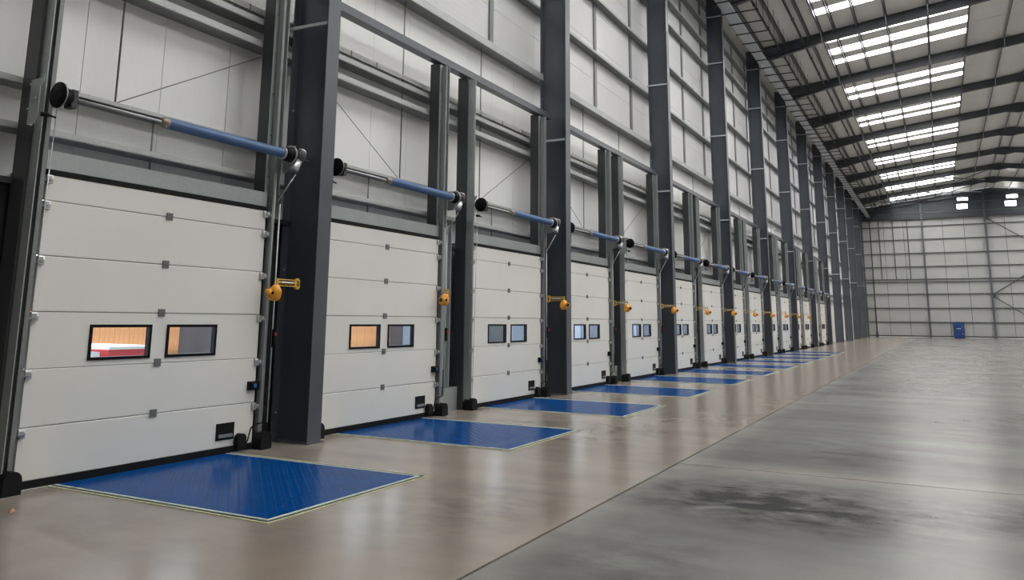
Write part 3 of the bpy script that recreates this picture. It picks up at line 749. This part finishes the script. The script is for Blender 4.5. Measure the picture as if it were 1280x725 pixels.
# ------------------------------------------------------------------ services under the eaves
ct = tag(empty('cable_tray', (X_BACK, 6.69, 14.05)), 'long galvanised cable tray running under the eaves along the column heads', 'cable tray')
L = XE - X_BACK
MB().box(0, L, -0.23, 0.23, 0, 0.006).box(0, L, -0.23, -0.225, 0, 0.06).box(0, L, 0.225, 0.23, 0, 0.06).build('tray', 'tray_steel', ct)
x = 26.0
bars = MB().box(-0.02, 0.02, -1.15, 0.32, -0.045, -0.005).mesh('hanger_bar', 'pipe_dark')
rods = [MB().tube((0, yy, -0.03), (0, yy, zsheet(6.69 + yy) - 14.05), 0.008, n=5).mesh('hanger_rod', 'pipe_dark') for yy in (0.28, -1.1)]
while x < L:
    h = link('hanger_bar', bars, ct, (x, 0, 0)); [link('hanger_rod', q, h) for q in rods]
    x += 1.32
for y, dz, r, lab in ((6.02, -0.42, 0.05, 'dark sprinkler pipe under the roof nearest the cable tray'), (4.90, -0.36, 0.055, 'dark sprinkler pipe under the roof beside the rooflights')):
    p = tag(empty('sprinkler_pipe', (X_BACK, y, zsheet(y) + dz)), lab, 'pipe', 'pipes under the roof')
    z = (-0.09 if dz > -0.4 else -0.03)
    MB().tube((0, 0, 0), (L, 0, 0), r, n=10).build('pipe', 'pipe_dark', p)
    fit = MB().tube((-0.06, 0, 0), (0.06, 0, 0), r + 0.018, n=10).mesh('coupling', 'pipe_dark')
    han = MB().tube((0, 0, r), (0, 0, -dz), 0.008, n=5).mesh('hanger_rod', 'pipe_dark')
    x = 20.0
    while x < L:
        link('coupling', fit, p, (x, 0, 0)); link('hanger_rod', han, p, (x + 0.5, 0, 0)); x += 3.0
rp = tag(empty('riser_pipe', (XE - 0.30, 6.62, 0.35)), 'black vertical riser pipe in the corner of the far wall', 'pipe')
MB().tube((0, 0, 0), (0, 0, 13.2), 0.06, n=10).build('pipe', 'pipe_dark', rp)
MB().lathe((0, 0, -0.35), (0, 0, 1), [(0, 0.16), (0.05, 0.16), (0.2, 0.12), (0.6, 0.10), (0.62, 0.06)], 12).build('shoe', 'pipe_dark', rp)
for z in (2.95, 6.0, 9.3, 12.4): MB().box(-0.02, 0.12, -0.09, 0.09, z - 0.03, z + 0.03).build('pipe_clip', 'pipe_dark', rp)

# ------------------------------------------------------------------ blue cabinet at the far wall
bc = tag(empty('blue_cabinet', (XE - 0.75, -1.78, 0)), 'blue steel cabinet standing against the far wall', 'cabinet')
MB().box(-0.02, 0.50, -0.55, 0.55, 0.06, 1.72).build('body', 'cabinet_blue', bc)
MB().box(0.02, 0.46, -0.50, 0.50, 0.0, 0.06).build('plinth', 'black_plastic', bc)
for (z0, z1) in ((0.09, 0.86), (0.90, 1.69)):
    do = MB().box(-0.045, -0.02, -0.53, 0.53, z0, z1).build('door_leaf', 'cabinet_blue', bc)
    MB().box(-0.08, -0.045, -0.36, -0.32, (z0 + z1) / 2 - 0.1, (z0 + z1) / 2 + 0.1).build('handle', 'chrome', do)
MB().box(-0.05, -0.045, -0.18, 0.24, 1.02, 1.07).build('label_strip', 'white_plain', bc)
MB().lathe((0.22, 0.12, 1.72), (0, 0, 1), [(0, 0.22), (0.05, 0.22), (0.11, 0.12), (0.13, 0.02)], 14).build('top_vent', 'grey_plastic', bc)

# scrap on the floor
w = MB()
w.add([(0, 0, 0.002), (0.05, 0.01, 0.012), (0.06, 0.045, 0.003), (0.01, 0.05, 0.02), (0.03, 0.025, 0.035)], [(0, 1, 4), (1, 2, 4), (2, 3, 4), (3, 0, 4), (3, 2, 1, 0)])
sw = w.build('wood_scrap', 'wrapper'); sw.location = (4.03, 6.68, 0.0)
tag(sw, 'tiny brown scrap lying on the concrete before the first dock door', 'scrap')

# ------------------------------------------------------------------ yard seen through the door windows
yd = tag(MB().box(-10, 130, 8.2, 60, -1.5, -1.2).build('yard_ground', 'yard'), 'grey asphalt yard outside the dock doors', 'ground', kind='structure')
fn = tag(empty('timber_fence', (6, 20.6, -1.2)), 'orange brown timber fence across the yard outside the windows', 'fence')
pl = MB().box(0, 0.145, 0, 0.03, 0.05, 3.6).mesh('plank', 'fence_wood')
for j in range(240): link('plank', pl, fn, (j * 0.155, 0.004 * (j % 3), 0.02 * (j % 2)))
for z in (0.6, 1.9, 3.2): MB().box(0, 37.2, 0.04, 0.10, z, z + 0.1).build('fence_rail', 'fence_wood', fn)
for j in range(13): MB().box(j * 3.05, j * 3.05 + 0.12, 0.04, 0.16, 0, 3.75).build('fence_post', 'fence_wood', fn)
def trailer(x0, L, mat, lab):
    t = tag(empty('parked_trailer', (x0, 17, -1.2)), lab, 'trailer', 'trailers in the yard')
    MB().box(0, L, 0, 2.5, 1.1, 3.9).build('body', mat, t)
    for xx in (0.02, L - 0.08): MB().box(xx, xx + 0.06, -0.02, 0, 1.1, 3.9).build('corner_post', 'chrome', t)
    for xx in (L - 1.6, L - 2.9):
        for yy in (0.02, 2.18): MB().tube((xx, yy, 0.5), (xx, yy + 0.3, 0.5), 0.5, n=18).build('wheel', 'tyre', t)
    MB().box(0.2, L - 0.1, 0.1, 2.4, 0.85, 1.1).build('chassis', 'pipe_dark', t)
    for yy in (0.5, 2.0): MB().box(1.4, 1.55, yy - 0.06, yy + 0.06, 0.0, 0.85).build('landing_leg', 'pipe_dark', t)
trailer(16.1, 4.3, 'trailer_grey', 'dark grey trailer parked in the yard outside the first dock door')
trailer(26.2, 5.4, 'trailer_grey', 'dark grey trailer parked in the yard outside the second dock door')
for n in range(7):
    trailer(31.8 + n * 8.2, 7.9, 'trailer_blue', 'pale blue trailer in the yard, %s of its row' % ORD[n])
lo = tag(empty('flatbed_lorry', (11.0, 14.6, -1.2)), 'red flatbed lorry with white cab seen through the first door window', 'lorry')
MB().box(-0.6, 0.75, 0, 2.3, 1.0, 2.12).build('load_bed', 'lorry_red', lo)
MB().box(-0.6, 0.75, -0.02, 2.32, 2.12, 2.17).build('bed_rail', 'white_plain', lo)
n = 8
prof = [(-1.9, 0.6)] + [(-1.9 + 0.75 * (1 - math.cos(math.pi / 2 * i / n)), 1.5 + 0.62 * math.sin(math.pi / 2 * i / n)) for i in range(n + 1)] + [(-0.75, 2.08), (-0.65, 0.6)]
MB().prism(prof, 'y', 0.05, 2.25).build('cab', 'white_plain', lo)
for xx in (-1.3, 0.2):
    MB().tube((xx, -0.02, 0.45), (xx, 0.3, 0.45), 0.45, n=18).tube((xx, 2.0, 0.45), (xx, 2.32, 0.45), 0.45, n=18).build('wheel', 'tyre', lo)
MB().box(-1.7, 0.75, 0.3, 2.0, 0.6, 1.0).build('chassis', 'pipe_dark', lo)
